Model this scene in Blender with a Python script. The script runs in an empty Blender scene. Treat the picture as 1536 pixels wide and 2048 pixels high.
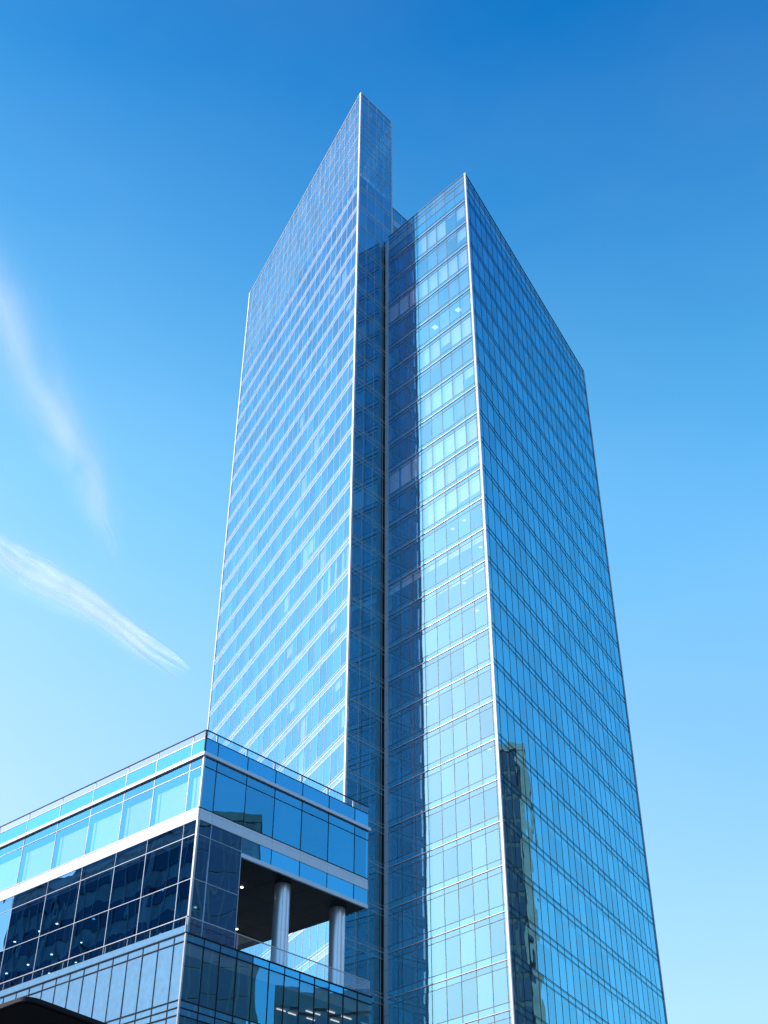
import bpy, math, random
from mathutils import Matrix, Vector
random.seed(7)
S = bpy.context.scene
COL = S.collection
G = -1.6                      # street level; the camera stands at the origin, 1.6 m above it
R = math.radians

# ------------------------------------------------------------------ node helpers
def new_mat(name):
    m = bpy.data.materials.new(name); m.use_nodes = True
    nt = m.node_tree; nt.nodes.clear()
    out = nt.nodes.new('ShaderNodeOutputMaterial')
    return m, nt, out
def N(nt, kind, **kw):
    n = nt.nodes.new(kind)
    for k, v in kw.items():
        if k.startswith('i_'):
            n.inputs[k[2:].replace('_', ' ')].default_value = v
        else: setattr(n, k, v)
    return n
def noise(nt, scale, detail=2.0, rough=.5, stretch=(1, 1, 1)):
    tc = N(nt, 'ShaderNodeTexCoord'); mp = N(nt, 'ShaderNodeMapping')
    mp.inputs['Scale'].default_value = stretch
    nz = N(nt, 'ShaderNodeTexNoise'); nz.inputs['Scale'].default_value = scale
    nz.inputs['Detail'].default_value = detail; nz.inputs['Roughness'].default_value = rough
    nt.links.new(tc.outputs['Object'], mp.inputs['Vector']); nt.links.new(mp.outputs[0], nz.inputs['Vector'])
    return nz
def ramp(nt, fac, stops):
    r = N(nt, 'ShaderNodeValToRGB'); e = r.color_ramp.elements
    while len(e) > 1: e.remove(e[-1])
    e[0].position = stops[0][0]; e[0].color = (*stops[0][1], 1)
    for p, c in stops[1:]:
        q = e.new(p); q.color = (*c, 1)
    nt.links.new(fac, r.inputs[0]); return r
def solid(name, col, rough=.5, metal=0., var=.12, scale=1.5, stretch=(1, 1, 1), spec=.5, bump=0.):
    m, nt, out = new_mat(name)
    b = N(nt, 'ShaderNodeBsdfPrincipled')
    nz = noise(nt, scale, 4, .6, stretch)
    lo = tuple(c * (1 - var) for c in col); hi = tuple(min(1, c * (1 + var)) for c in col)
    r = ramp(nt, nz.outputs['Fac'], [(.3, lo), (.7, hi)])
    nt.links.new(r.outputs[0], b.inputs['Base Color'])
    b.inputs['Roughness'].default_value = rough; b.inputs['Metallic'].default_value = metal
    b.inputs['Specular IOR Level'].default_value = spec
    if bump:
        bp = N(nt, 'ShaderNodeBump'); bp.inputs['Strength'].default_value = 1; bp.inputs['Distance'].default_value = bump
        nt.links.new(nz.outputs['Fac'], bp.inputs['Height']); nt.links.new(bp.outputs[0], b.inputs['Normal'])
    nt.links.new(b.outputs[0], out.inputs[0]); return m
def coated(name, gloss, f0, trans=None, diff=None, wave=.006, wscale=.45, stretch=(1, 1, .6), tint_var=.10, power=2.2, dirt=0., dust=(.82, .83, .84)):
    """Coated facade glass: a mirror-like coat over tinted clear glass (trans) or an opaque back-painted sheet (diff)."""
    m, nt, out = new_mat(name)
    nz = noise(nt, wscale, 1.5, .45, stretch)
    bp = N(nt, 'ShaderNodeBump'); bp.inputs['Strength'].default_value = 1; bp.inputs['Distance'].default_value = wave
    nt.links.new(nz.outputs['Fac'], bp.inputs['Height'])
    lw = N(nt, 'ShaderNodeLayerWeight'); lw.inputs['Blend'].default_value = .5
    pw = N(nt, 'ShaderNodeMath', operation='POWER'); pw.inputs[1].default_value = power
    nt.links.new(lw.outputs['Facing'], pw.inputs[0])
    fr = N(nt, 'ShaderNodeMapRange'); fr.inputs['To Min'].default_value = f0; fr.inputs['To Max'].default_value = 1.0
    nt.links.new(pw.outputs[0], fr.inputs['Value'])
    g = N(nt, 'ShaderNodeBsdfGlossy'); g.inputs['Roughness'].default_value = 0.0
    # each pane has its own coating batch: a per-pane attribute shifts the tint slightly
    at = N(nt, 'ShaderNodeAttribute', attribute_name='pane')
    mr = N(nt, 'ShaderNodeMapRange'); mr.inputs['To Min'].default_value = 1 - tint_var; mr.inputs['To Max'].default_value = 1 + tint_var * .6
    nt.links.new(at.outputs['Fac'], mr.inputs['Value'])
    vm = N(nt, 'ShaderNodeVectorMath', operation='SCALE'); vm.inputs[0].default_value = gloss
    nt.links.new(mr.outputs[0], vm.inputs['Scale']); nt.links.new(vm.outputs[0], g.inputs['Color'])
    nt.links.new(bp.outputs[0], g.inputs['Normal'])
    if trans:
        t = N(nt, 'ShaderNodeBsdfTransparent'); t.inputs['Color'].default_value = (*trans, 1)
    else:
        t = N(nt, 'ShaderNodeBsdfDiffuse'); t.inputs['Color'].default_value = (*diff, 1)
        n2 = noise(nt, 3, 3, .6); rr = ramp(nt, n2.outputs['Fac'], [(.3, tuple(c * .85 for c in diff)), (.7, diff)])
        nt.links.new(rr.outputs[0], t.inputs['Color'])
    mx = N(nt, 'ShaderNodeMixShader')
    nt.links.new(fr.outputs[0], mx.inputs[0]); nt.links.new(t.outputs[0], mx.inputs[1]); nt.links.new(g.outputs[0], mx.inputs[2])
    if dirt:   # thin film of dust: a little diffuse scatter, streaked by rain
        n3 = noise(nt, .8, 4, .6, (1, 1, .15)); md = N(nt, 'ShaderNodeMath', operation='MULTIPLY'); md.inputs[1].default_value = 2 * dirt
        nt.links.new(n3.outputs['Fac'], md.inputs[0])
        dd = N(nt, 'ShaderNodeBsdfDiffuse'); dd.inputs['Color'].default_value = (*dust, 1)
        m2 = N(nt, 'ShaderNodeMixShader'); nt.links.new(md.outputs[0], m2.inputs[0]); nt.links.new(mx.outputs[0], m2.inputs[1]); nt.links.new(dd.outputs[0], m2.inputs[2]); mx = m2
    nt.links.new(mx.outputs[0], out.inputs[0]); return m
def lamp_mat(name, col, strength):
    m, nt, out = new_mat(name)
    e = N(nt, 'ShaderNodeEmission'); e.inputs[0].default_value = (*col, 1); e.inputs[1].default_value = strength
    nt.links.new(e.outputs[0], out.inputs[0]); return m

M = {}
M['tower_glass'] = coated('tower_glass', (.19, .72, .97), .29, trans=(.90, .96, .97), wave=.009, power=1.2, dirt=.05, tint_var=.13)
M['crown_glass'] = coated('crown_glass', (.18, .66, .88), .32, trans=(.14, .42, .52), dirt=.15, dust=(.50, .80, .92))
M['tower_spandrel'] = coated('tower_spandrel', (.19, .72, .97), .32, power=1.3, diff=(.03, .13, .19), dirt=.03)
M['frit_spandrel'] = coated('frit_spandrel', (.30, .72, 1.0), .26, diff=(.34, .58, .76))
M['podium_glass'] = coated('podium_glass', (.06, .56, 1.0), .42, trans=(.92, .95, .97), wave=.010, wscale=.30, dirt=.03, power=3)
M['podium_panel'] = coated('podium_panel', (.06, .56, 1.0), .44, diff=(.06, .20, .36), wave=.006, wscale=.30, dirt=.03)
M['podium_frit'] = coated('podium_frit', (.20, .60, 1.0), .12, diff=(.34, .66, .95), wave=.006, wscale=.30)
M['lounge_glass'] = coated('lounge_glass', (.10, .50, 1.0), .42, trans=(.30, .50, .66), wave=.018, wscale=.42, power=4)
M['rail_glass'] = coated('rail_glass', (.6, .8, .95), .08, trans=(.72, .88, .95), wave=.002, tint_var=.03, power=4)
M['aluminium'] = solid('aluminium', (.52, .53, .54), .38, .15, .10, 2.2, (1, 1, .2))
M['dark_aluminium'] = solid('dark_aluminium', (.022, .026, .032), .65, 0, .12, 2.2, (1, 1, .2), spec=.12)
M['white_metal'] = solid('white_metal', (.80, .80, .79), .32, .0, .05, 1.3, (1, 1, .3))
M['pier_metal'] = solid('pier_metal', (.46, .55, .64), .42, .1, .08, .6, (1, 1, .25))
M['panel_metal'] = solid('panel_metal', (.68, .80, .90), .38, .0, .04, 1.0, (1, 1, .3))
M['grey_frame'] = solid('grey_frame', (.09, .11, .13), .55, 0, .12, 2.2, (1, 1, .2))
M['slab'] = solid('slab', (.30, .31, .32), .8, 0, .1, 1)
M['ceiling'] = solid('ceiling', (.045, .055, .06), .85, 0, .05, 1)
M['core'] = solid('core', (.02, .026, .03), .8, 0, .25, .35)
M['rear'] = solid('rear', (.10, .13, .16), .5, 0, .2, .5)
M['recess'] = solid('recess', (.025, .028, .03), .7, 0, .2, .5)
M['blind'] = solid('blind', (.92, .92, .91), .8, 0, .05, .8)
M['grey_blind'] = solid('grey_blind', (.16, .20, .23), .8, 0, .08, .8)
M['frame_white'] = solid('frame_white', (.70, .71, .72), .45, 0, .08, 1.2)
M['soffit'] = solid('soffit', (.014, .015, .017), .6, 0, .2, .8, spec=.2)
M['timber'] = solid('timber', (.46, .30, .16), .55, 0, .35, 5, (.15, 3, 1))
M['column'] = solid('column', (.66, .76, .86), .30, .55, .06, .9, (1, 1, .2))
M['concrete'] = solid('concrete', (.34, .33, .31), .85, 0, .15, .7, bump=.004)
M['pale_stone'] = solid('pale_stone', (.50, .50, .49), .9, 0, .2, .5)
M['tan_stone'] = solid('tan_stone', (.36, .29, .26), .85, 0, .2, .6)
M['brown_brick'] = solid('brown_brick', (.14, .12, .11), .9, 0, .25, .8)
M['grey_stone'] = solid('grey_stone', (.10, .11, .12), .9, 0, .2, .5)
M['city_glass'] = coated('city_glass', (.35, .55, .75), .10, power=4, diff=(.012, .03, .05), wave=.004)
M['asphalt'] = solid('asphalt', (.05, .05, .052), .9, 0, .25, 6, bump=.004)
M['paving'] = solid('paving', (.12, .12, .12), .85, 0, .15, 2.5, bump=.003)
M['kerbstone'] = solid('kerbstone', (.36, .35, .33), .85, 0, .15, 3)
M['road_paint'] = solid('road_paint', (.75, .75, .72), .7, 0, .12, 4)
M['black_metal'] = solid('black_metal', (.010, .012, .016), .6, .0, .2, 1.2, spec=.15)
M['black_lining'] = solid('black_lining', (.004, .005, .006), .7, 0, .3, 1.0, spec=.15)
M['lamp'] = lamp_mat('lamp', (1, .93, .82), 7.0)
M['tube'] = lamp_mat('tube', (1, .93, .84), 1.4)
M['troffer'] = lamp_mat('troffer', (1, .95, .88), 1.3)

# ------------------------------------------------------------------ mesh helpers
class MB:
    """Collects quads, boxes and prisms in world coordinates; build() links them as ONE mesh object."""
    def __init__(s): s.v = []; s.f = []; s.pane = []
    def face(s, pts, pane=.5):
        i = len(s.v); s.v += [tuple(p) for p in pts]; s.f.append(tuple(range(i, i + len(pts)))); s.pane.append(pane)
    def hexa(s, b, t, pane=.5):
        n = len(b); i = len(s.v); s.v += [tuple(p) for p in b] + [tuple(p) for p in t]
        s.f.append(tuple(range(i + n - 1, i - 1, -1))); s.f.append(tuple(range(i + n, i + 2 * n)))
        for k in range(n):
            j = (k + 1) % n; s.f.append((i + k, i + j, i + n + j, i + n + k))
        s.pane += [pane] * (n + 2)
    def prism(s, poly, z0, z1):
        a = sum(poly[k][0] * poly[(k + 1) % len(poly)][1] - poly[(k + 1) % len(poly)][0] * poly[k][1] for k in range(len(poly)))
        if a < 0: poly = poly[::-1]
        s.hexa([(x, y, z0) for x, y in poly], [(x, y, z1) for x, y in poly])
    def build(s, name, mat, parent=None, base=None, smooth=False):
        if base is None: base = tuple(parent['_base']) if parent is not None else (0, 0, 0)
        me = bpy.data.meshes.new(name)
        me.from_pydata([(x - base[0], y - base[1], z - base[2]) for x, y, z in s.v], [], s.f)
        a = me.attributes.new('pane', 'FLOAT', 'FACE'); a.data.foreach_set('value', s.pane)
        if smooth: me.polygons.foreach_set('use_smooth', [True] * len(me.polygons))
        me.materials.append(mat); me.update()
        o = bpy.data.objects.new(name, me); COL.objects.link(o)
        if parent is not None: o.parent = parent; o['_base'] = base
        else: o.location = base; o['_base'] = base
        return o
def thing(name, label, cat, base, group=None):
    o = bpy.data.objects.new(name, None); COL.objects.link(o); o.location = base; o['_base'] = base
    o.empty_display_size = 1; o['label'] = label; o['category'] = cat
    if group: o['group'] = group
    return o
def tag(o, label, cat, group=None, kind=None):
    if label: o['label'] = label
    if cat: o['category'] = cat
    if group: o['group'] = group
    if kind: o['kind'] = kind
    return o
def az(deg): return Vector((math.sin(R(deg)), math.cos(R(deg))))
class Face:
    """A vertical facade plane: origin P, direction t, outward normal n."""
    def __init__(s, P, t, n): s.P = Vector(P); s.t = Vector(t).normalized(); s.n = Vector(n).normalized()
    def pt(s, a, b, z): q = s.P + s.t * a + s.n * b; return (q.x, q.y, z)
    def box(s, mb, a0, a1, b0, b1, z0, z1):
        q = [s.P + s.t * a + s.n * b for a, b in ((a0, b0), (a1, b0), (a1, b1), (a0, b1))]
        mb.prism([(p.x, p.y) for p in q], z0, z1)
    def pane(s, mb, a0, a1, z0, z1, b=0., tilt=.0016):
        """one glass pane, glazed a hair out of true like real ones"""
        w, h = a1 - a0, z1 - z0
        tx, tz = random.gauss(0, tilt), random.gauss(0, tilt)
        off = lambda u, v: b + tx * (u - .5) * w + tz * (v - .5) * h
        p = [s.pt(a0, off(0, 0), z0), s.pt(a1, off(1, 0), z0), s.pt(a1, off(1, 1), z1), s.pt(a0, off(0, 1), z1)]
        if s.t.x * s.n.y - s.t.y * s.n.x > 0: p = p[::-1]
        mb.face(p, random.random())
def inset(poly, d):
    P = [Vector(p) for p in poly]; n = len(P)
    if sum(P[k].x * P[(k + 1) % n].y - P[(k + 1) % n].x * P[k].y for k in range(n)) < 0: P = P[::-1]
    out = []
    for k in range(n):
        a, b, c = P[k - 1], P[k], P[(k + 1) % n]
        d1, d2 = (b - a).normalized(), (c - b).normalized()
        n1, n2 = Vector((-d1.y, d1.x)), Vector((-d2.y, d2.x))
        m = (n1 + n2); m = m / (1 + n1.dot(n2))
        q = b + m * d; out.append((q.x, q.y))
    return out

# ------------------------------------------------------------------ the glass tower
U = az(41.6); V = Vector((-U.y, U.x))                   # along the slim end face / away to the left
A = Vector((-3.6137, 112.5113)); B = Vector((-23.2156, 152.3105)); C = A + U * 6.8775
D = Vector((10.3927, 105.2412)); F = Vector((30.3474, 141.9232))
dE = az(-42.92); E = D + dE * 14.5115; E2 = E + dE * .58
tAB = (B - A).normalized(); LAB = (B - A).length; B2 = C + (B - A)
tDF = (F - D).normalized(); LDF = (F - D).length; F2 = E2 + (F - D)
def outn(t, ref): 
    n = Vector((t.y, -t.x)); return n if n.dot(ref) > 0 else -n
fAB = Face(A, tAB, outn(tAB, Vector((-1, -.3))))
fAC = Face(A, U, outn(U, Vector((1, -1))))
fDE = Face(D, dE, outn(dE, Vector((-1, -1))))
fDF = Face(D, tDF, outn(tDF, Vector((1, -.5))))
fCB = Face(C, tAB, -fAB.n); fBB = Face(B, U, -fAC.n)
fFF = Face(F, dE, -fDE.n); fEF = Face(E2, tDF, -fDF.n)

tower = thing('glass_tower', 'tall blue glass office tower with two sharp prow corners rising at different heights', 'tower', (6., 126., G))
ZA = 143.72; TOPA = 165.40
levA = [ZA - 4 * k for k in range(0, 37)]; levA = [z for z in levA if z > G + 5]
crownA = [ZA + 3.55 + 2.82 * i for i in range(6)] + [ZA + 20.25]
ZD = 131.80; TOPD = 137.09
levD = [ZD, 127.6, 123.45] + [131.407 - 4 * k for k in range(3, 34)]; levD = [z for z in levD if z > G + 5]

def even(L, n): return [L * k / n for k in range(n + 1)]
muls = {'AB': even(LAB, 25), 'AC': even(6.8775, 4),
        'DE': [0, .42, 2.05, 3.80, 5.55, 7.30, 9.05, 10.80, 12.65, 14.5115],
        'DF': [0] + [.9 + 1.683 * k for k in range(25)] + [LDF]}

def grid(face, mu, levs, z_bot, z_top, name, trans, extra=(), mat='aluminium', mw=.038, skip_ends=True):
    """mullions and transoms of one facade, one mesh"""
    mb = MB()
    for i, a in enumerate(mu):
        if skip_ends and i in (0, len(mu) - 1): continue
        face.box(mb, a - mw / 2, a + mw / 2, -.06, .022, z_bot, z_top)
    L = mu[-1]
    for z in levs:
        for dz, h, out in trans:
            face.box(mb, .02, L - .02, -.05, out, z + dz - h / 2, z + dz + h / 2)
    for z, h, out in extra: face.box(mb, .02, L - .02, -.05, out, z - h / 2, z + h / 2)
    return mb.build(name, M[mat], tower)
def row(face, mu, bands, name, mat, parent, tilt=.0016):
    mb = MB()
    for z0, z1 in bands:
        for a0, a1 in zip(mu[:-1], mu[1:]): face.pane(mb, a0, a1, z0, z1, 0., tilt)
    return mb.build(name, M[mat], parent)

TA = ((.35, .05, .014), (0, .11, .03), (-.58, .07, .014))
TD = ((.62, .045, .025), (0, .05, .03), (-.58, .035, .025))
TF = ((.68, .055, .016), (.54, .035, .012), (.07, .045, .016), (-.05, .03, .012))
# --- left wing: long left face and slim end face, crown screen on top
for key, face, trim in (('AB', fAB, TA), ('AC', fAC, TA)):
    mu = muls[key]
    ex = []
    for z in crownA[:-1]: ex += [(z, .05, .014), (z - .34, .03, .012)]
    ex += [(crownA[-1], .05, .04), (TOPA - .06, .12, .06)]
    cw = grid(face, mu, levA, G, TOPA, 'curtain_wall', trim, ex, 'white_metal' if key == 'AB' else 'aluminium')  # same frame metal, made paler on the sunlit long face: sunlight in its colour
    for k, z in enumerate(levA):
        nz = levA[k + 1] if k + 1 < len(levA) else G
        row(face, mu, [(z, z + .35)], 'spandrel_row', 'tower_spandrel', cw)
        row(face, mu, [(z - .58, z)], 'spandrel_row', 'frit_spandrel' if key == 'AB' else 'tower_spandrel', cw)
        row(face, mu, [(nz + .35 if nz > G else G, z - .58)], 'window_row', 'tower_glass', cw)
    zs = [ZA + .35] + crownA + [TOPA - .06]
    for i, (z0, z1) in enumerate(zip(zs[:-1], zs[1:])):
        row(face, mu, [(z0, z1)], 'crown_row', 'tower_glass' if i == 0 else 'crown_glass', cw)
# --- right wing
for key, face in (('DE', fDE), ('DF', fDF)):
    mu = muls[key]
    tops = [ZD + .62, ZD + 2.25, ZD + 3.75, ZD + 4.40]
    ex = [(ZD + .62, .05, .03), (ZD + 2.25, .04, .03), (ZD + 3.75, .04, .03), (ZD + 4.40, .04, .03), (TOPD - .06, .12, .05)]
    cw = grid(face, mu, levD, G, TOPD, 'curtain_wall', TD if key == 'DE' else TF, ex, 'grey_frame' if key == 'DE' else 'dark_aluminium', .038 if key == 'DE' else .030)  # same frame metal darkened, near-black on the unlit right face: shade in its colour
    if key == 'DE':
        mb = MB()
        for z in levD: face.box(mb, .03, mu[-1] - .03, -.02, .075, z - .032, z + .032)
        mb.build('main_transom', M['aluminium'], cw)
    for k, z in enumerate(levD):
        nz = levD[k + 1] if k + 1 < len(levD) else G
        row(face, mu, [(z, z + .62)], 'spandrel_row', 'tower_spandrel', cw)
        row(face, mu, [(z - .58, z), (nz + .62 if nz > G else G, z - .58)], 'window_row', 'tower_glass', cw)
    zs = tops + [TOPD - .06]
    for i, (z0, z1) in enumerate(zip(zs[:-1], zs[1:])):
        row(face, mu, [(z0, z1)], 'parapet_row', 'tower_spandrel' if i == 0 else 'crown_glass', cw)
# --- faces turned away from the street
def plain(face, L, z0, z1, name='rear_wall', mat='rear', th=.3):
    mb = MB(); face.box(mb, .05, L - .05, -th, 0, z0, z1); return mb.build(name, M[mat], tower)
plain(fCB, LAB, G, ZA + 3.2); plain(fBB, 6.8775, G, ZA + 3.2); plain(fFF, 15.09, G, ZD + 2.3); plain(fEF, LDF, G, ZD + 2.3, 'side_wall', 'recess')
for face, L, n in ((fCB, LAB, 25), (fBB, 6.8775, 4)):
    cw = grid(face, even(L, n), [], ZA + 3.2, TOPA, 'crown_screen', (), [(z, .07, .05) for z in crownA] + [(TOPA - .06, .12, .06)])
    zs = [ZA + 3.2] + crownA + [TOPA - .06]
    for z0, z1 in zip(zs[:-1], zs[1:]): row(face, even(L, n), [(z0, z1)], 'crown_row', 'crown_glass', cw)
for face, L, n in ((fFF, 15.09, 8), (fEF, LDF, 24)):
    cw = grid(face, even(L, n), [], ZD + 2.3, TOPD, 'parapet_screen', (), [(TOPD - .06, .12, .06), (ZD + 3.75, .06, .06)])
    for z0, z1 in ((ZD + 2.3, ZD + 3.75), (ZD + 3.75, TOPD - .06)): row(face, even(L, n), [(z0, z1)], 'parapet_row', 'crown_glass', cw)
# --- corner trims
def post(P, w0, w1, fa, fb, z0, z1, mat, name='corner_trim'):
    """L-shaped metal cover of an outside corner between two facades that both start at P"""
    mb = MB()
    p = Vector(P); q = [p + fa.n * .07 + fb.n * .07, p + fa.t * w0 + fa.n * .07, p + fa.t * w0 - fa.n * .06, p - fa.n * .06 - fb.n * .06,
                        p + fb.t * w1 - fb.n * .06, p + fb.t * w1 + fb.n * .07]
    mb.prism([(v.x, v.y) for v in q], z0, z1); return mb.build(name, M[mat], tower)
post(A, .23, .10, fAB, fAC, G, TOPA + .05, 'white_metal')
post(D, .17, .10, fDE, fDF, G, TOPD + .05, 'white_metal')
fBr = Face(B, -tAB, fAB.n); post(B, .16, .2, fBr, fBB, G, TOPA + .05, 'white_metal')
fFr = Face(F, -tDF, fDF.n); post(F, .10, .2, fFr, fFF, G, TOPD + .05, 'aluminium')
fCr = Face(C, -U, fAC.n); post(C, .10, .1, fCr, fCB, G, TOPA + .05, 'aluminium')
# slim pier beside the joint of the two wings
mb = MB(); fDE.box(mb, 14.53, 15.09, -.5, .03, G, TOPD - 1.1); pier = mb.build('pier', M['pier_metal'], tower)
mb = MB()
for z in [levD[0] + .2 - 2.0 * k for k in range(66)]:
    fDE.box(mb, 14.525, 15.095, -.2, .034, z - .012, z + .012)
mb.build('panel_joints', M['dark_aluminium'], pier)
# --- middle mass between the wings, set back, lower than the crown
M0 = A + U * 5.2 + V * 2.6; fM = Face(M0, U, fAC.n); ZM = 150.6; LM = 17.
mbm = [M0, M0 + U * LM, M0 + U * LM + V * 5.5, M0 + V * 5.5]
mb = MB(); mb.prism(inset(mbm, .25), G, ZM - .2); mid = mb.build('link_block', M['rear'], tower)
mum = even(LM, 10); mb = MB()
for a in mum: fM.box(mb, a - .03, a + .03, -.05, .04, 100, ZM)
for z in (ZM - .1, ZM - 2.2, ZM - 3.9, ZM - 4.5, ZM - 7.9, ZM - 8.5): fM.box(mb, .02, LM, -.05, .07, z - .05, z + .05)
mb.build('frame', M['aluminium'], mid)
for z0, z1, mt in ((ZM - 2.2, ZM - .1, 'tower_spandrel'), (ZM - 3.9, ZM - 2.2, 'frit_spandrel'), (ZM - 7.9, ZM - 3.9, 'tower_spandrel'), (100, ZM - 7.9, 'tower_spandrel')):
    row(fM, mum, [(z0, z1)], 'window_row', mt, mid)
# --- roofs, floors, core walls
mb = MB(); mb.prism(inset([A, B, B2, C], .35), ZA + 2.9, ZA + 3.2); mb.build('roof', M['slab'], tower)
mb = MB(); mb.prism(inset([D, E2, F2, F], .35), ZD + 1.9, ZD + 2.2); mb.build('roof', M['slab'], tower)
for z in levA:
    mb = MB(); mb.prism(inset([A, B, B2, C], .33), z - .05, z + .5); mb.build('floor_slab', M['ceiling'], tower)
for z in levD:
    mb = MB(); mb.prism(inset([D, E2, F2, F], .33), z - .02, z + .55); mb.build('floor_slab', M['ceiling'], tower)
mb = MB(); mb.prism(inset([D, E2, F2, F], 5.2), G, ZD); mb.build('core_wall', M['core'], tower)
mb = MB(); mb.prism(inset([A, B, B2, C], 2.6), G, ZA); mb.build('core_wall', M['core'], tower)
mb = MB(); fAC.box(mb, .58, 6.7, -.75, -.6, G, ZA); fAC.box(mb, .42, .578, -.75, -.07, G, ZA); mb.build('inner_wall', M['core'], tower)  # added dark screen, not a room wall: blocks light passing through the prow corner
# --- white steel back frame and louvres standing inside the glass crown
for face, mu in ((fAB, muls['AB']), (fAC, muls['AC'])):
    mb = MB()
    for a0, a1 in zip(mu[:-1], mu[1:]):
        a = a1 - .28
        if a1 < mu[-1] - .1: face.box(mb, a - .04, a + .04, -.72, -.64, ZA + 3.2, TOPA - 1.2)
    for z in crownA[:-1]: face.box(mb, .9, mu[-1] - .9, -.71, -.65, z - .60, z - .53)
    mb.build('crown_frame', M['frame_white'], tower)
for i, z in enumerate(crownA[:5]):
    mb = MB()
    for a0, a1 in zip(muls['AB'][:-1], muls['AB'][1:]):
        if random.random() < (.95, .9, .8, .6, .35)[i] and a0 > 1 and a1 < LAB - 1:
            w = random.uniform(.6, 1.25); s = a0 + random.uniform(.2, 1.7 - w)
            fAB.box(mb, s, s + w, -.60, -.57, z - random.uniform(2.0, 2.5), z - .5)
    mb.build('louvre', M['blind'], tower)
# --- blinds behind the right wing's left face: one part each
mu = muls['DE']
def blind(k, i, drop, mat='blind', lo=.12, hi=.04, face=fDE, m=None, z=None, name='roller_blind'):
    m = m or mu; z = levD[k] if z is None else z
    a0, a1 = m[i] + lo, m[i + 1] - hi
    mb = MB(); face.box(mb, a0, a1, -.24, -.22, z - drop, z - .10); return mb.build(name, M[mat], tower)
FULL = 3.2
for k, drops in {0: (2.4, .5, FULL, FULL, FULL, 0, 3.2, 3.2, 3.2), 1: (2.2, .5, .5, 0, 0, 0, 0, .0, .0), 2: (FULL, FULL, FULL, FULL, FULL, 3.0, 3.2, 3.2, 3.2),
                 5: (FULL, FULL, 2.0, FULL, FULL, 3.0, 3.2, 3.2, 3.2), 6: (.55, .5, .5, .45, 0, 0, 0, 0, 0), 7: (1.7, FULL, FULL, FULL, FULL, 3.2, 3.2, 3.2, 0),
                 9: (FULL, FULL, FULL, FULL, FULL, 3.2, 3.2, 3.2, 3.2), 10: (2.7, 2.7, 3.1, 3.1, FULL, 3.2, 3.2, 3.2, 3.2), 11: (2.6, 2.6, 2.8, FULL, FULL, 3.2, 3.2, 3.2, 3.2),
                 13: (1.1, 1.1, 1.1, 1.1, 1.1, 1.1, 1.1, 1.1, 1.1), 14: (.72, .72, .72, .66, .6, 0, 0, 0, 0)}.items():
    for i, d in enumerate(drops[:8 if k in (2, 9, 13) else 5]):
        if d: blind(k, i + 1, d)
for k in (1, 3, 4, 6, 8):
    for i in range(1, 5):
        if k == 1 and i < 2: continue
        if random.random() < .85: blind(k, i, FULL - (0 if random.random() < .7 else .5), 'grey_blind')
rb = random.Random(3)
for n in range(40):
    k, i = rb.randrange(1, 33), rb.randrange(0, 11)
    if k == 15: continue
    blind(0, i, rb.choice((1.2, 1.6, 2.2, 3.1)), 'blind', .10, .06, fAB, muls['AB'], levA[k] - .45)
zb = levA[15]
for i, (w0, w1) in ((0, (.5, .3)), (1, (.25, .85)), (2, (.3, .8)), (3, (.3, .75)), (4, (.5, .6))):
    blind(0, i, 3.2, 'blind', w0, w1, fAB, muls['AB'], zb - .45)
# --- ceiling lights seen in the right wing
def cl(face, a, b, z, w=.6, l=.6, parent=tower, mat='troffer'):
    mb = MB(); face.box(mb, a - w / 2, a + w / 2, -b - l / 2, -b + l / 2, z - .05, z); return mb.build('ceiling_light', M[mat], parent)
for a in (1.6, 3.6, 5.5, 7.6): cl(fDE, a, 1.4, levD[4] - .05)
for k, a, b in ((2, 5.2, 1.2), (2, 7.4, 1.2), (12, 1.4, 1.3), (12, 4.1, 1.3), (12, 6.0, 1.5), (13, 2.6, 2.), (14, 4.4, 1.2), (15, 3.0, 1.4), (17, 10.0, 1.), (19, 1.9, .9)):
    cl(fDE, a, b, levD[k] - .05, .28, .28)
cl(fAC, 2.2, .35, levA[20] - .06, .45, .4)

# ------------------------------------------------------------------ the low-rise wing in front
UR = az(41.9); UL = az(-48.1); P = Vector((-11.0418, 72.0))
pod = thing('low_rise_building', 'low glass building in front of the tower with white band, corner terrace and round columns', 'building', (P.x + 6, P.y + 16, G))
LR, LL = 15.0, 42.0
fR = Face(P, UR, outn(UR, Vector((1, -1)))); fL = Face(P, UL, outn(UL, Vector((-1, -1))))
mR = [0, 1.08, 3.62, 6.11, 8.60, 11.11, 13.65, LR]
mL = [0, 1.25, 4.63, 7.66, 11.09, 14.70, 18.49, 22.0, 25.5, 29.0, 32.5, 36., 39.5, LL]
Q = P - UL * .45 - UR * .45
gR = Face(Q, UR, fR.n); gL = Face(Q, UL, fL.n)
LQR, LQL = 15.45, 42.45
def pod_panes(face, mu, z0, z1, name, mat, parent, a_from=-1, a_to=99, b=0., tilt=.0020):
    for a0, a1 in zip(mu[:-1], mu[1:]):
        if a0 < a_from - .01 or a1 > a_to + .01: continue
        mb = MB(); face.pane(mb, a0, a1, z0, z1, b, tilt); mb.build(name, M[mat], parent)
ZR, ZS, ZCT, ZCB, ZT, ZBT, ZBB, ZF, ZSOF = 38.44, 37.90, 36.89, 36.66, 35.98, 33.24, 32.49, 31.50, 31.24
ZM1, ZM2, ZT0 = 31.57, 28.83, 25.40
up = {}
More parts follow.
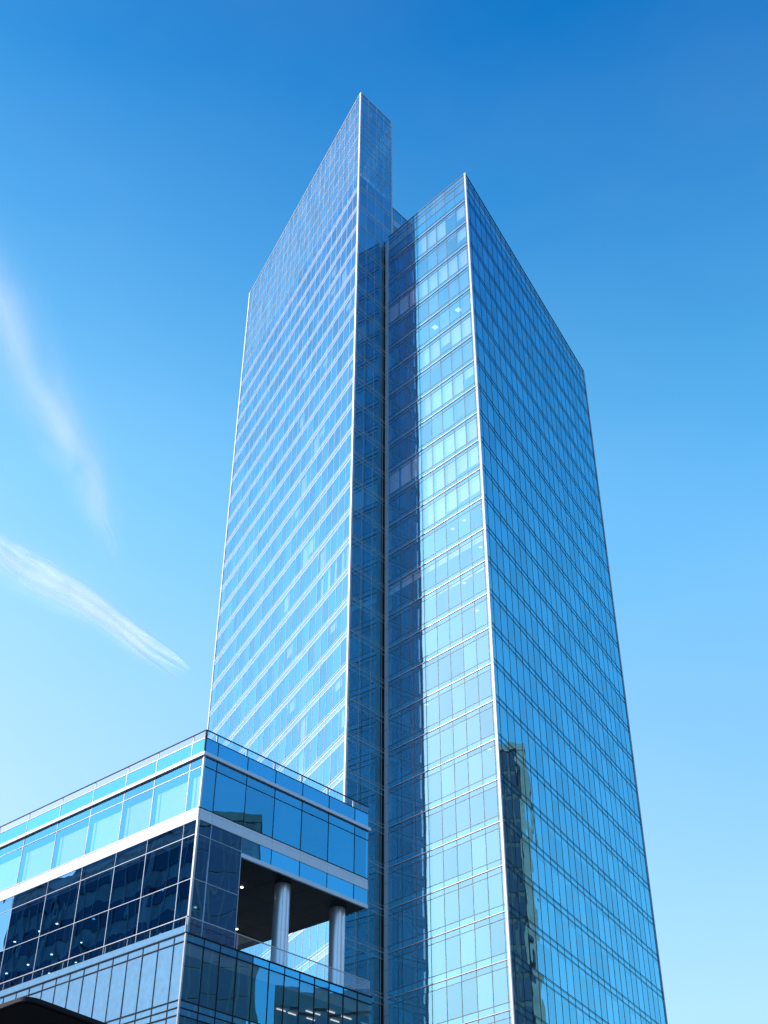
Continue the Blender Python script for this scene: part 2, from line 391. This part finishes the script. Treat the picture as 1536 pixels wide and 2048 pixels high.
for key, face, mu, L, mt in (('R', fR, mR, LR, 'dark_aluminium'), ('L', fL, mL, LL, 'aluminium')):
    mb = MB()
    for i, a in enumerate(mu):
        if i in (0, len(mu) - 1): continue
        face.box(mb, a - .022, a + .022, -.05, .02, ZBT, ZS)
        if key == 'L' or a > 3.6: face.box(mb, a - .018, a + .018, -.05, .02, ZF, ZBB)
    for z in (ZT, ZS): face.box(mb, .02, L, -.05, .025, z - .02, z + .02)
    face.box(mb, .02, L, -.05, .05, ZBT - .03, ZBT + .03)
    fr = mb.build('upper_facade', M[mt], pod); up[key] = fr
    pod_panes(face, mu, ZCT, ZS, 'parapet_pane', 'podium_panel', fr)
    pod_panes(face, mu, ZT, ZCB, 'transom_pane', 'podium_glass', fr)
    pod_panes(face, mu, ZBT, ZT, 'window_pane', 'podium_glass', fr)
    pod_panes(face, mu, ZS, ZR, 'rail_pane', 'rail_glass', fr)
    # white metal band under the windows: one panel per bay, hairline joints between them
    for a0, a1 in zip(mu[:-1], mu[1:]):
        mb = MB(); face.box(mb, a0 + (.008 if a0 else -.035), a1 - .008, -.08, .035, ZBB, ZBB + .53)
        face.box(mb, a0 + (.008 if a0 else -.035), a1 - .008, -.08, .035, ZBB + .542, ZBT - .035)
        mb.build('band_panel', M['panel_metal'], fr)
    # glass strip below the band
    if key == 'R': pod_panes(face, mu, ZF, ZBB, 'strip_pane', 'podium_panel', fr, 3.6)
# cornice strip and roof-edge rail, mitred round the corner
def strip(parent, off0, off1, z0, z1, mat, name, base=P, lr=LR, ll=LL):
    nR, nL = fR.n, fL.n
    o = base + nR * off1 + nL * off1; i = base + nR * off0 + nL * off0
    mb = MB()
    mb.prism([(v.x, v.y) for v in (i, o, base + UR * (lr + off1) + nR * off1, base + UR * (lr + off1) + nR * off0)], z0, z1)
    a = mb.build(name, M[mat], parent)
    mb = MB()
    mb.prism([(v.x, v.y) for v in (o, i, base + UL * ll + nL * off0, base + UL * ll + nL * off1)], z0, z1)
    b = mb.build(name, M[mat], parent); return a, b
strip(pod, -.05, .15, ZCB, ZCT, 'panel_metal', 'cornice')
strip(pod, -.03, .03, ZR - .04, ZR + .02, 'dark_aluminium', 'top_rail')
for a in mR[1:-1]:
    mb = MB(); fR.box(mb, a - .16, a - .02, -.10, -.05, ZS - .3, ZR - .04); mb.build('rail_post', M['frame_white'], pod)
for a in mL[1:-1]:
    mb = MB(); fL.box(mb, a - .03, a + .03, -.10, -.04, ZS - .3, ZR - .04); mb.build('rail_post', M['aluminium'], pod)
post_z = lambda face0, face1, z0, z1, mat: None
def corner(P0, fa, fb, z0, z1, w, mat, off=.04):
    mb = MB(); q = [P0 + fa.n * off + fb.n * off, P0 + fa.t * w + fa.n * off, P0 + fa.t * w - fa.n * .05, P0 - fa.n * .05 - fb.n * .05, P0 + fb.t * w - fb.n * .05, P0 + fb.t * w + fb.n * off]
    mb.prism([(v.x, v.y) for v in q], z0, z1); mb.build('corner_trim', M[mat], pod)
corner(P, fL, fR, ZBT + .04, ZCB - .01, .07, 'white_metal'); corner(P, fL, fR, ZCT + .01, ZR - .05, .05, 'dark_aluminium')
corner(P, fL, fR, ZT0 + .1, ZBB - .01, .10, 'aluminium')
# slim fascia and dark soffit over the terrace
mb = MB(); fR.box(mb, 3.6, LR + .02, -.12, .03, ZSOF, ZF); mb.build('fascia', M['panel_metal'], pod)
def rect(mb, a0, a1, b0, b1, z0, z1):
    q = [P + UR * a + UL * b for a, b in ((a0, b0), (a1, b0), (a1, b1), (a0, b1))]
    mb.prism([(v.x, v.y) for v in q], z0, z1)
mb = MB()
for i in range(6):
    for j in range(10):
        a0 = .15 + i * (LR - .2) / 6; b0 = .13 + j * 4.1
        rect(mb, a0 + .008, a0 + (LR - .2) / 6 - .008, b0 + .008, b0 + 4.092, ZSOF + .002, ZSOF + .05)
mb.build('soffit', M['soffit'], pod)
mb = MB(); rect(mb, 3.7, 14.1, 9.7, 13.4, ZSOF - .03, ZSOF - .002); mb.build('timber_soffit', M['timber'], pod)
mb = MB(); rect(mb, .12, LR - .06, .12, LL, ZSOF + .06, ZBB + .6); mb.build('floor_slab', M['slab'], pod)
mb = MB(); rect(mb, .3, LR - .3, .3, LL, ZCB - .12, ZS - .25); mb.build('roof', M['slab'], pod)
# upper storey: back wall, far ends and pale blinds behind the left windows
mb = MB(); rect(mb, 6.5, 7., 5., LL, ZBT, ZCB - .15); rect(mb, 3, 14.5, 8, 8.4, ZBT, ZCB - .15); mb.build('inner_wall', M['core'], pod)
mb = MB(); rect(mb, LR - .12, LR - .02, .06, LL, ZF + .02, ZS); mb.build('end_wall', M['podium_panel'], pod)
mb = MB(); rect(mb, .06, LR, LL, LL + .2, G, ZS); mb.build('end_wall', M['rear'], pod)
for a0, a1 in zip(mL[:-1], mL[1:]):
    mb = MB(); fL.box(mb, a0 + (.35 if a0 == 0 else .42), a1 - .10, -.34, -.31, ZBT + .06, ZT - .38); mb.build('roller_blind', M['blind'], pod)
# dark glazed lounge storey under the band
for key, face, mu, zt in (('R', fR, [0, 1.08, 3.60], ZBB), ('L', fL, mL, ZBB)):
    mb = MB(); L = mu[-1]
    for a in mu[1:]: face.box(mb, a - .02, a + .02, -.06, .02, ZT0, zt)
    for z in (ZM1, ZM2): face.box(mb, .05, L, -.05, .025, z - .018, z + .018)
    fr = mb.build('lounge_facade', M['pier_metal'], pod)
    for z0, z1, nm in ((ZM1, zt, 'clerestory_pane'), (ZM2, ZM1, 'lounge_pane'), (ZT0, ZM2, 'lounge_pane')):
        pod_panes(face, mu, z0, z1, nm, 'lounge_glass', fr, tilt=.0035)
fI = Face(P + UR * 3.6, UL, UR)
muI = [.06, 2.5, 5., 7.5, 10., 12.5, 15.]
mb = MB()
for a in muI: fI.box(mb, a - .03, a + .03, -.05, .03, ZT0, ZSOF)
fI.box(mb, .06, 15, -.05, .03, ZM2 - .03, ZM2 + .03); fr = mb.build('terrace_facade', M['dark_aluminium'], pod)
for z0, z1 in ((ZT0, ZM2), (ZM2, ZSOF)): pod_panes(fI, muI, z0, z1, 'lounge_pane', 'lounge_glass', fr)
fK = Face(P + UL * 15.0, UR, -UL); muK = [3.6, 6.1, 8.6, 11.1, 13.6]
mb = MB()
for a in muK: fK.box(mb, a - .03, a + .03, -.05, .03, ZT0, ZSOF)
fr = mb.build('terrace_facade', M['dark_aluminium'], pod)
pod_panes(fK, muK, ZT0, ZSOF, 'lounge_pane', 'lounge_glass', fr)
mb = MB(); rect(mb, 12.5, 13, 15.5, LL, ZT0, ZSOF); rect(mb, 1.5, 13, 36, 36.4, ZT0, ZSOF); mb.build('inner_wall', M['recess'], pod)
for a, b in ((1.9, 6.), (1.9, 14.), (1.9, 22.), (1.9, 30.)):
    mb = MB(); n = 20; c = P + UR * a + UL * b
    mb.prism([(c.x + .5 * math.cos(2 * math.pi * k / n), c.y + .5 * math.sin(2 * math.pi * k / n)) for k in range(n)], ZT0, ZSOF); mb.build('inner_column', M['core'], pod)
# round columns of the terrace, with panel joints
def column(a, b):
    c = P + UR * a + UL * b; n = 48; r = .52; prof = [(ZT0, r), (28.20, r), (28.20, r - .015), (28.225, r - .015), (28.225, r), (ZSOF, r)]
    mb = MB(); rings = []
    for z, rr in prof:
        rings.append([(c.x + rr * math.cos(2 * math.pi * k / n), c.y + rr * math.sin(2 * math.pi * k / n), z) for k in range(n)])
    for p, q in zip(rings[:-1], rings[1:]):
        for k in range(n):
            j = (k + 1) % n; mb.face((p[k], p[j], q[j], q[k]))
    o = mb.build('column', M['column'], pod)
    mb = MB()
    for deg in (80, 200, 320):
        d = az(deg + 90); t = Vector((d.y, -d.x)); q = [c + d * s + t * w for s, w in ((r - .02, -.008), (r + .002, -.008), (r + .002, .008), (r - .02, .008))]
        mb.prism([(v.x, v.y) for v in q], ZT0, ZSOF)
    mb.build('panel_joint', M['dark_aluminium'], o)
column(8.45, 1.30); column(13.72, 1.50)
# downlights in the ceiling
for a, b in ((3.3, 7.6), (6.2, 11.3), (9.0, 13.8), (3.0, 15.0), (3.1, 17.6), (3.2, 19.7), (3.3, 22.7), (6.6, 22.9), (6.8, 26.0), (6.9, 28.8), (6.5, 19.3), (8.8, 23.0), (9.0, 26.4), (9.2, 29.5), (9.4, 32.4), (6.94, 3.47), (11.87, 9.22), (7.3, 8.3)):
    c = P + UR * a + UL * b; mb = MB(); n = 14
    mb.prism([(c.x + .09 * math.cos(2 * math.pi * k / n), c.y + .09 * math.sin(2 * math.pi * k / n)) for k in range(n)], ZSOF - .04, ZSOF - .004)
    mb.build('downlight', M['lamp'], pod)
# lower block: terrace floor, curtain wall, glass balustrade
ZC = 25.42
mb = MB(); q = [Q + UR * .1 + UL * .1, Q + UR * (LQR - .1) + UL * .1, Q + UR * (LQR - .1) + UL * LQL, Q + UR * .1 + UL * LQL]
mb.prism([(v.x, v.y) for v in q], 24.25, ZC - .1); mb.build('terrace_floor', M['concrete'], pod)
nR = [0, 1.38, 2.62, 3.92, 5.18, 6.50] + [6.50 + 1.272 * k for k in range(1, 7)] + [LQR]
nL = [0] + [.95 + 1.36 * k for k in range(31)]
rows = []
z = 24.95; rows.append((z, ZC))
while z > G + 4:
    rows += [(z - 3.2, z), (z - 3.6, z - 3.2), (z - 4.0, z - 3.6)]; z -= 4.0
rows.append((G, z))
for key, face, mu in (('R', gR, nR), ('L', gL, nL)):
    mb = MB(); L = mu[-1]
    for a in mu[1:-1]: face.box(mb, a - .025, a + .025, -.05, .03, G, ZC - .02)
    for z0, z1 in rows: face.box(mb, .04, L, -.05, .04, z0 - .025, z0 + .025)
    face.box(mb, -.03, L + .03, -.08, .06, ZC - .03, ZC + .03)
    fr = mb.build('lower_facade', M['dark_aluminium'], pod)
    for z0, z1 in rows:
        if z0 > 14: pod_panes(face, mu, z0, z1, 'lower_pane', 'podium_frit' if key == 'L' else ('podium_glass' if z1 - z0 > 1 else 'podium_panel'), fr, tilt=.003)
        else:
            mb = MB()
            for a0, a1 in zip(mu[:-1], mu[1:]): face.pane(mb, a0, a1, z0, z1)
            o = mb.build('lower_row', M['podium_frit' if key == 'L' else 'podium_glass'], fr)
corner(Q, gL, gR, G, ZC - .03, .06, 'aluminium')
for z0 in (ZC - 4.9 - 4 * k for k in range(6)):
    mb = MB(); q = [Q + UR * a + UL * b for a, b in ((.15, .15), (LQR - .15, .15), (LQR - .15, LQL), (.15, LQL))]
    mb.prism([(v.x, v.y) for v in q], z0 + .1, z0 + .6); mb.build('floor_slab', M['ceiling'], pod)
mb = MB(); rect(mb, 4.5, 14, 8, 8.4, G, 24.2); rect(mb, 4.5, 5, 8, LL, G, 24.2); mb.build('inner_wall', M['core'], pod)
mb = MB(); rect(mb, LR - .1, LR - .02, -.3, LL, G, ZC - .1); mb.build('end_wall', M['podium_panel'], pod)
for a0, a1 in zip(nL[:-1], nL[1:]):     # upstand of the terrace edge along the left side
    mb = MB(); gL.pane(mb, a0, a1, ZC + .03, ZC + .48, -.06); mb.build('upstand_pane', M['podium_frit'], pod)
bal = [0, 1.9, 3.9, 5.9, 7.9, 9.9, 11.9, 13.6, LQR - .1]
fr = None
mb = MB(); gR.box(mb, 0, LQR - .1, -.10, -.05, 26.36, 26.41); gL.box(mb, 0.06, LQL, -.10, -.05, 26.36, 26.41)
fE2 = Face(Q + UR * (LQR - .1), UL, UR); fE2.box(mb, 0.11, 8, -.05, 0, 26.36, 26.41); rail = mb.build('balustrade', M['aluminium'], pod)
pod_panes(gR, bal, ZC + .03, 26.36, 'rail_pane', 'rail_glass', rail, b=-.075)
pod_panes(gL, [0] + [1.3 + 2.05 * k for k in range(20)], ZC + .03, 26.36, 'rail_pane', 'rail_glass', rail, b=-.075)
pod_panes(fE2, [.1, 2.1, 4.1, 6.1, 8.], ZC + .03, 26.36, 'rail_pane', 'rail_glass', rail, b=-.03)
for face, a in [(gR, 0.03), (gR, LQR - .13), (gR, 3.95)] + [(gL, 1.3 + 2.05 * k) for k in range(20)]:
    mb = MB(); face.box(mb, a - .025, a + .025, -.14, -.09, ZC, 26.36); mb.build('rail_post', M['aluminium'], rail)
# linear lights in the offices of the lower block
for a, b, l in ((12.5, .65, .75), (14.0, .75, 1.05), (14.0, 1.75, .9), (12.3, 1.60, .5), (12.75, 2.65, .85), (11.6, 1.65, .7), (11.2, 2.75, .8), (10.2, 2.7, .9)):
    q = [P + UR * x + UL * y for x, y in ((a - l * .42, b - .025), (a + l * .42, b - .025), (a + l * .42, b + .025), (a - l * .42, b + .025))]
    mb = MB(); mb.prism([(v.x, v.y) for v in q], 24.16, 24.22); mb.build('linear_light', M['tube'], pod)

# ------------------------------------------------------------------ dark canopy at the near left
can = thing('street_canopy', 'black flat canopy with a rounded edge poking into the lower left of the view', 'canopy', (-8.6, 25.8, G))
c0 = Vector((-6.22, 23.0)); ca, cb = az(33.), az(-46.)
def canopy(c0, la, lb, r, z0, z1, rim):
    pts = []
    a0, b0 = c0 + ca * r, c0 + cb * r; cc = c0 + ca * r + cb * r
    n = 10
    for k in range(n + 1):
        t = k / n; p = (1 - t) ** 2 * b0 + 2 * t * (1 - t) * c0 + t * t * a0; pts.append(p)
    pts += [c0 + ca * la, c0 + ca * la + cb * lb, c0 + cb * lb]
    outer = [(p.x, p.y) for p in pts]
    mb = MB(); mb.prism(outer, z0 + .02, z1); deck = mb.build('roof_panel', M['black_metal'], can)
    inn = inset(outer, rim); mb = MB(); mb.prism(inn, z0, z0 + .018); mb.build('lining', M['black_lining'], deck)
    return deck
canopy(c0, 9.0, 5.0, .35, 7.0, 7.09, .10)
mb = MB(); s0 = c0 + ca * 1.6 + cb * 1.35
q = [s0 + ca * x + cb * y for x, y in ((0, 0), (1.1, 0), (1.1, .03), (0, .03))]
mb.prism([(v.x, v.y) for v in q], 6.985, 6.999); mb.build('trim_strip', M['aluminium'], can)
for a, b in ((2.2, 2.4), (7.2, 2.4)):
    c = c0 + ca * a + cb * b; mb = MB(); n = 16
    mb.prism([(c.x + .09 * math.cos(2 * math.pi * k / n), c.y + .09 * math.sin(2 * math.pi * k / n)) for k in range(n)], G, 7.02); mb.build('post', M['black_metal'], can)

# ------------------------------------------------------------------ neighbours that show up as reflections
def office(name, label, corner, d1, l1, l2, height, fh, pier_w, bay, wall, glass, cat='building', win=.62, crown=1.2, mull=None):
    p = Vector(corner); t1 = az(d1); t2 = az(d1 - 90)
    th = thing(name, label, cat, (p.x + (t1 * l1 / 2 + t2 * l2 / 2).x, p.y + (t1 * l1 / 2 + t2 * l2 / 2).y, G))
    faces = [Face(p, t1, -t2), Face(p, t2, -t1), Face(p + t1 * l1, t2, t1), Face(p + t2 * l2, t1, t2)]
    lens = [l1, l2, l2, l1]
    q = [p, p + t1 * l1, p + t1 * l1 + t2 * l2, p + t2 * l2]
    mb = MB(); mb.prism(inset([(v.x, v.y) for v in q], .25), G, height - .3); mb.build('wall', M[mull or wall], th)
    mb = MB(); mb.prism(inset([(v.x, v.y) for v in q], -.12), height - crown, height); mb.build('parapet', M[wall], th)
    nf = int((height - crown - G) / fh)
    for fi, (f, L) in enumerate(zip(faces, lens)):
        nb = max(1, int(round((L - 2 * pier_w) / bay))); w = (L - 2 * pier_w) / nb
        mb = MB()
        f.box(mb, 0.0, pier_w, -.25, .03, G, height - crown); f.box(mb, L - pier_w, L, -.25, .03, G, height - crown)
        fr = mb.build('pier', M[wall], th); mb = MB()
        for k in range(1, nb): f.box(mb, pier_w + k * w - .12, pier_w + k * w + .12, -.25, -.02, G, height - crown)
        mb.build('mullion', M[mull or wall], fr)
        for k in range(nf):
            z0 = height - crown - (k + 1) * fh; mb = MB()
            for b in range(nb): f.pane(mb, pier_w + b * w + .12, pier_w + (b + 1) * w - .12, z0 + fh * (1 - win) * .5, z0 + fh * (1 + win) * .5, -.14)
            mb.build('window_row', M[glass], fr)
    return th
office('neighbour_tower', 'dark glass tower with tan stone corners mirrored in the tower\'s right face', (73.5, 161.0), 140, 26, 24, 98.5, 4.0, 1.3, 1.6, 'tan_stone', 'city_glass', 'tower', .80, 1.2, 'grey_stone')
office('neighbour_office', 'tall dark glass office block mirrored in the low building\'s corner panes', (81.0, 76.0), 178, 44, 24, 74.5, 3.9, .8, 1.5, 'brown_brick', 'city_glass', 'building', .93)
office('neighbour_office', 'lower banded office block mirrored near the columns in the low building\'s right face', (84.0, 100.0), 178, 20.5, 22, 52.5, 4.6, .8, 4.0, 'grey_stone', 'city_glass', 'building', .55, 2.6)
office('neighbour_office', 'pale stone block mirrored in the dark lounge glass on the far left', (-44.0, 54.6), -48.1, 64, 20, 57.3, 3.8, 1.2, 2.2, 'pale_stone', 'city_glass', 'building', .55)

# ------------------------------------------------------------------ ground, street, pavements
def sheet(name, pts, z, mat, th=None):
    mb = MB(); mb.face([(x, y, z) for x, y in pts]); o = mb.build(name, M[mat]); o['kind'] = 'structure'; return o
sheet('ground', [(-6000, -6000), (6000, -6000), (6000, 6000), (-6000, 6000)], G - .14, 'asphalt')
for nm, pts in (('pavement', [(-60, -6), (60, -6), (60, 6), (-60, 6)]), ('plaza', [(-66, 24), (72, 24), (72, 200), (-66, 200)])):
    mb = MB(); mb.prism(pts, G - .13, G); o = mb.build(nm, M['paving']); o['kind'] = 'structure'
    mb = MB()
    (x0, y0), (x1, _), (_, y1) = pts[0], pts[1], pts[2]
    for a, b, c, d in ((x0 - .15, y0 - .15, x1 + .15, y0), (x0 - .15, y1, x1 + .15, y1 + .15), (x0 - .15, y0, x0, y1), (x1, y0, x1 + .15, y1)):
        mb.prism([(a, b), (c, b), (c, d), (a, d)], G - .13, G + .004)
    o = mb.build('kerb', M['kerbstone']); o['kind'] = 'structure'
mb = MB()
for x in range(-60, 60, 6): mb.face([(x, 14.9, G - .136), (x + 3, 14.9, G - .136), (x + 3, 15.05, G - .136), (x, 15.05, G - .136)])
o = mb.build('road_marking', M['road_paint']); o['kind'] = 'structure'

# ------------------------------------------------------------------ cirrus streaks
def cirrus_mat(name, dens, seed, sx, sy):
    m, nt, out = new_mat(name)
    uv = N(nt, 'ShaderNodeUVMap', uv_map='UVMap'); sp = N(nt, 'ShaderNodeSeparateXYZ'); nt.links.new(uv.outputs[0], sp.inputs[0])
    tc = N(nt, 'ShaderNodeUVMap', uv_map='UVMap'); mp = N(nt, 'ShaderNodeMapping'); mp.inputs['Scale'].default_value = (sx, sy, 1); mp.inputs['Location'].default_value = (seed, seed * .7, 0)
    mp.inputs['Rotation'].default_value = (0, 0, .35)
    nt.links.new(tc.outputs[0], mp.inputs[0])
    nz = N(nt, 'ShaderNodeTexNoise'); nz.inputs['Scale'].default_value = 1; nz.inputs['Detail'].default_value = 5; nz.inputs['Roughness'].default_value = .5; nz.inputs['Distortion'].default_value = 1.2
    nt.links.new(mp.outputs[0], nz.inputs['Vector'])
    nz2 = N(nt, 'ShaderNodeTexNoise'); nz2.inputs['Scale'].default_value = 2.2; nz2.inputs['Detail'].default_value = 3; nt.links.new(uv.outputs[0], nz2.inputs['Vector'])
    def mth(op, a, b=None, c=None):
        n = N(nt, 'ShaderNodeMath', operation=op)
        for k, v in enumerate((a, b, c)):
            if v is None: continue
            if hasattr(v, 'links'): nt.links.new(v, n.inputs[k])
            else: n.inputs[k].default_value = v
        return n.outputs[0]
    v = mth('ADD', sp.outputs['Y'], mth('MULTIPLY', mth('SUBTRACT', nz2.outputs['Fac'], .5), .8))
    core = mth('POWER', mth('MAXIMUM', mth('SUBTRACT', 1, mth('MULTIPLY', mth('MULTIPLY', v, v), 3.6)), 0), 3.0)
    veil = mth('POWER', mth('MAXIMUM', mth('SUBTRACT', 1, mth('MULTIPLY', v, v)), 0), 2.5)
    u = sp.outputs['X']; ends = mth('POWER', mth('MAXIMUM', mth('MULTIPLY', mth('MULTIPLY', u, mth('SUBTRACT', 1, u)), 4), 0), .8)
    fil = mth('MAXIMUM', mth('MULTIPLY', mth('SUBTRACT', nz.outputs['Fac'], .20), 1.5), 0)
    hem = mth('MAXIMUM', mth('SUBTRACT', 1, mth('POWER', mth('ABSOLUTE', sp.outputs['Y']), 4)), 0)
    body = mth('ADD', core, mth('MULTIPLY', veil, .45))
    al = mth('MINIMUM', mth('MULTIPLY', mth('MULTIPLY', mth('MULTIPLY', body, ends), fil), mth('MULTIPLY', hem, dens)), .9)
    t = N(nt, 'ShaderNodeBsdfTransparent'); d = N(nt, 'ShaderNodeBsdfTranslucent'); d.inputs[0].default_value = (.86, .94, 1.0, 1)
    d2 = N(nt, 'ShaderNodeBsdfDiffuse'); d2.inputs[0].default_value = (.86, .94, 1.0, 1)
    ad = N(nt, 'ShaderNodeMixShader'); ad.inputs[0].default_value = .35
    nt.links.new(d.outputs[0], ad.inputs[1]); nt.links.new(d2.outputs[0], ad.inputs[2])
    mx = N(nt, 'ShaderNodeMixShader'); nt.links.new(al, mx.inputs[0]); nt.links.new(t.outputs[0], mx.inputs[1]); nt.links.new(ad.outputs[0], mx.inputs[2])
    nt.links.new(mx.outputs[0], out.inputs[0]); return m
def cirrus(label, pts, widths, alt, mat, sheets=3):
    base = (*pts[len(pts) // 2], alt)
    V_, F_, UVs = [], [], []
    P_ = [Vector(p) for p in pts]; n = len(P_); m = 10
    for s in range(sheets):
        dz = (s - (sheets - 1) / 2) * 35; i0 = len(V_)
        for i, p in enumerate(P_):
            d = (P_[min(i + 1, n - 1)] - P_[max(i - 1, 0)]).normalized(); nn = Vector((-d.y, d.x))
            for j in range(m + 1):
                v = -1 + 2 * j / m; q = p + nn * widths[i] * v + d * dz * .4
                V_.append((q.x - base[0], q.y - base[1], dz + 12 * math.sin(i * 1.7 + s) + 10 * math.cos(j * .9 + s)))
                UVs.append((i / (n - 1), v))
        for i in range(n - 1):
            for j in range(m):
                a = i0 + i * (m + 1) + j; F_.append((a, a + 1, a + m + 2, a + m + 1))
    me = bpy.data.meshes.new('cirrus_cloud'); me.from_pydata(V_, [], F_); l = me.uv_layers.new(name='UVMap')
    for lp in me.loops: l.data[lp.index].uv = UVs[lp.vertex_index]
    me.polygons.foreach_set('use_smooth', [True] * len(me.polygons))
    me.materials.append(mat); o = bpy.data.objects.new('cirrus_cloud', me); COL.objects.link(o); o.location = base
    return tag(o, label, 'cloud')
cirrus('faint broad wispy cloud streak curving down the upper left sky',
       [(-1110, 1990), (-1073, 2196), (-1045, 2386), (-1025, 2695), (-992, 2911), (-952, 3123), (-932, 3328), (-935, 3521), (-940, 3680)], [130, 160, 185, 190, 175, 150, 115, 75, 35], 2600, cirrus_mat('cirrus_a', .27, 1.3, 5, 1.7))
cirrus('bright narrow white cloud streak slanting down towards the tower\'s left edge',
       [(-1520, 3290), (-1407, 3453), (-1321, 3587), (-1229, 3721), (-1117, 3872), (-999, 4038), (-894, 4213), (-825, 4345), (-775, 4435)], [125, 135, 140, 138, 125, 102, 72, 42, 16], 2600, cirrus_mat('cirrus_b', .85, 4.1, 6, 1.8))

# ------------------------------------------------------------------ sky and sun
SUN_AZ, SUN_EL = -84.0, 35.0
w = bpy.data.worlds.new('World'); S.world = w; w.use_nodes = True
nt = w.node_tree; bg = nt.nodes['Background']
sky = N(nt, 'ShaderNodeTexSky'); sky.sky_type = 'NISHITA'; sky.sun_disc = False
sky.sun_elevation = R(SUN_EL); sky.sun_rotation = R(SUN_AZ); sky.air_density = 1.0; sky.dust_density = 1.0; sky.ozone_density = 1.5
tc = N(nt, 'ShaderNodeTexCoord'); sx = N(nt, 'ShaderNodeSeparateXYZ'); nt.links.new(tc.outputs['Generated'], sx.inputs[0])
def hb(c, b): return (*lin(c)[:2], b)   # blue runs past display white towards the horizon
def lin(c): return tuple(((v / 255) / 12.92 if v / 255 <= .04045 else ((v / 255 + .055) / 1.055) ** 2.4) for v in c)
zen = ramp(nt, sx.outputs['Z'], [(0.0, hb((196, 238, 253), 1.2)), (.276, hb((172, 228, 253), 1.18)), (.462, hb((152, 215, 253), 1.14)), (.559, hb((136, 209, 252), 1.08)), (.616, hb((117, 198, 249), 1.03)),
                                 (.688, lin((93, 179, 241))), (.755, lin((67, 157, 228))), (.829, lin((42, 134, 212))), (.94, lin((22, 104, 186))), (1.0, lin((16, 92, 172)))])
ref = ramp(nt, sx.outputs['Z'], [(0.0, (.5,) * 3), (.276, (.240,) * 3), (.45, (.203,) * 3), (.616, (.171,) * 3), (.829, (.145,) * 3), (1.0, (.135,) * 3)])
sg = N(nt, 'ShaderNodeSeparateColor'); nt.links.new(sky.outputs[0], sg.inputs[0])
def wm(op, a, b):
    n = N(nt, 'ShaderNodeMath', operation=op)
    for k, v in enumerate((a, b)):
        if hasattr(v, 'links'): nt.links.new(v, n.inputs[k])
        else: n.inputs[k].default_value = v
    return n.outputs[0]
mod = wm('MINIMUM', wm('DIVIDE', wm('MULTIPLY', sg.outputs[1], .1), ref.outputs[0]), 5.0)
zs = N(nt, 'ShaderNodeSeparateColor'); nt.links.new(zen.outputs[0], zs.inputs[0])
vmap = N(nt, 'ShaderNodeMapping'); vmap.inputs['Scale'].default_value = (2.2, 2.2, 5.5); vmap.inputs['Rotation'].default_value = (.3, .5, .2)
nt.links.new(tc.outputs['Generated'], vmap.inputs[0])
vn = N(nt, 'ShaderNodeTexNoise'); vn.inputs['Scale'].default_value = 1.6; vn.inputs['Detail'].default_value = 5; vn.inputs['Roughness'].default_value = .5
nt.links.new(vmap.outputs[0], vn.inputs['Vector'])
veil = wm('SUBTRACT', vn.outputs['Fac'], .45)
cc = N(nt, 'ShaderNodeCombineColor')
for k, (e, cap) in enumerate(((1.65, 4.2), (.74, 2.5), (.46, 2.6))):
    v = wm('MINIMUM', wm('MULTIPLY', zs.outputs[k], wm('POWER', mod, e)), cap); nt.links.new(wm('MULTIPLY', wm('ADD', v, wm('MULTIPLY', veil, (.075, .055, .03)[k])), 10.0), cc.inputs[k])
nt.links.new(cc.outputs[0], bg.inputs[0]); bg.inputs[1].default_value = .10

sun = bpy.data.lights.new('sun', 'SUN'); sun.energy = 5.0; sun.angle = R(.5); sun.color = (1, .985, .96)
so = bpy.data.objects.new('sun', sun); COL.objects.link(so)
sd = Vector((math.sin(R(SUN_AZ)) * math.cos(R(SUN_EL)), math.cos(R(SUN_AZ)) * math.cos(R(SUN_EL)), math.sin(R(SUN_EL))))
so.rotation_euler = sd.to_track_quat('Z', 'Y').to_euler(); so.location = (-60, 40, 200)

# ------------------------------------------------------------------ camera
cam = bpy.data.cameras.new('camera'); co = bpy.data.objects.new('camera', cam); COL.objects.link(co); S.camera = co
p, r = .6584, -.0030
r0, u0, f0 = Vector((1, 0, 0)), Vector((0, -math.sin(p), math.cos(p))), Vector((0, math.cos(p), math.sin(p)))
cr = r0 * math.cos(r) - u0 * math.sin(r); cu = r0 * math.sin(r) + u0 * math.cos(r)
co.matrix_world = Matrix(((cr.x, cu.x, -f0.x, 0), (cr.y, cu.y, -f0.y, 0), (cr.z, cu.z, -f0.z, 0), (0, 0, 0, 1)))
cam.sensor_fit = 'VERTICAL'; cam.sensor_height = 24; cam.lens = 24 * 2573.3 / 2048; cam.clip_start = .1; cam.clip_end = 30000

S.render.resolution_x, S.render.resolution_y = 768, 1024
S.view_settings.view_transform = 'Standard'; S.view_settings.look = 'None'; S.view_settings.gamma = 1; S.view_settings.exposure = 0
S.render.engine = 'CYCLES'
cy = S.cycles; cy.caustics_reflective = False; cy.caustics_refractive = False; cy.max_bounces = 8; cy.glossy_bounces = 5; cy.diffuse_bounces = 3; cy.transparent_max_bounces = 14; cy.sample_clamp_indirect = 6
for o in S.objects:
    if '_base' in o: del o['_base']
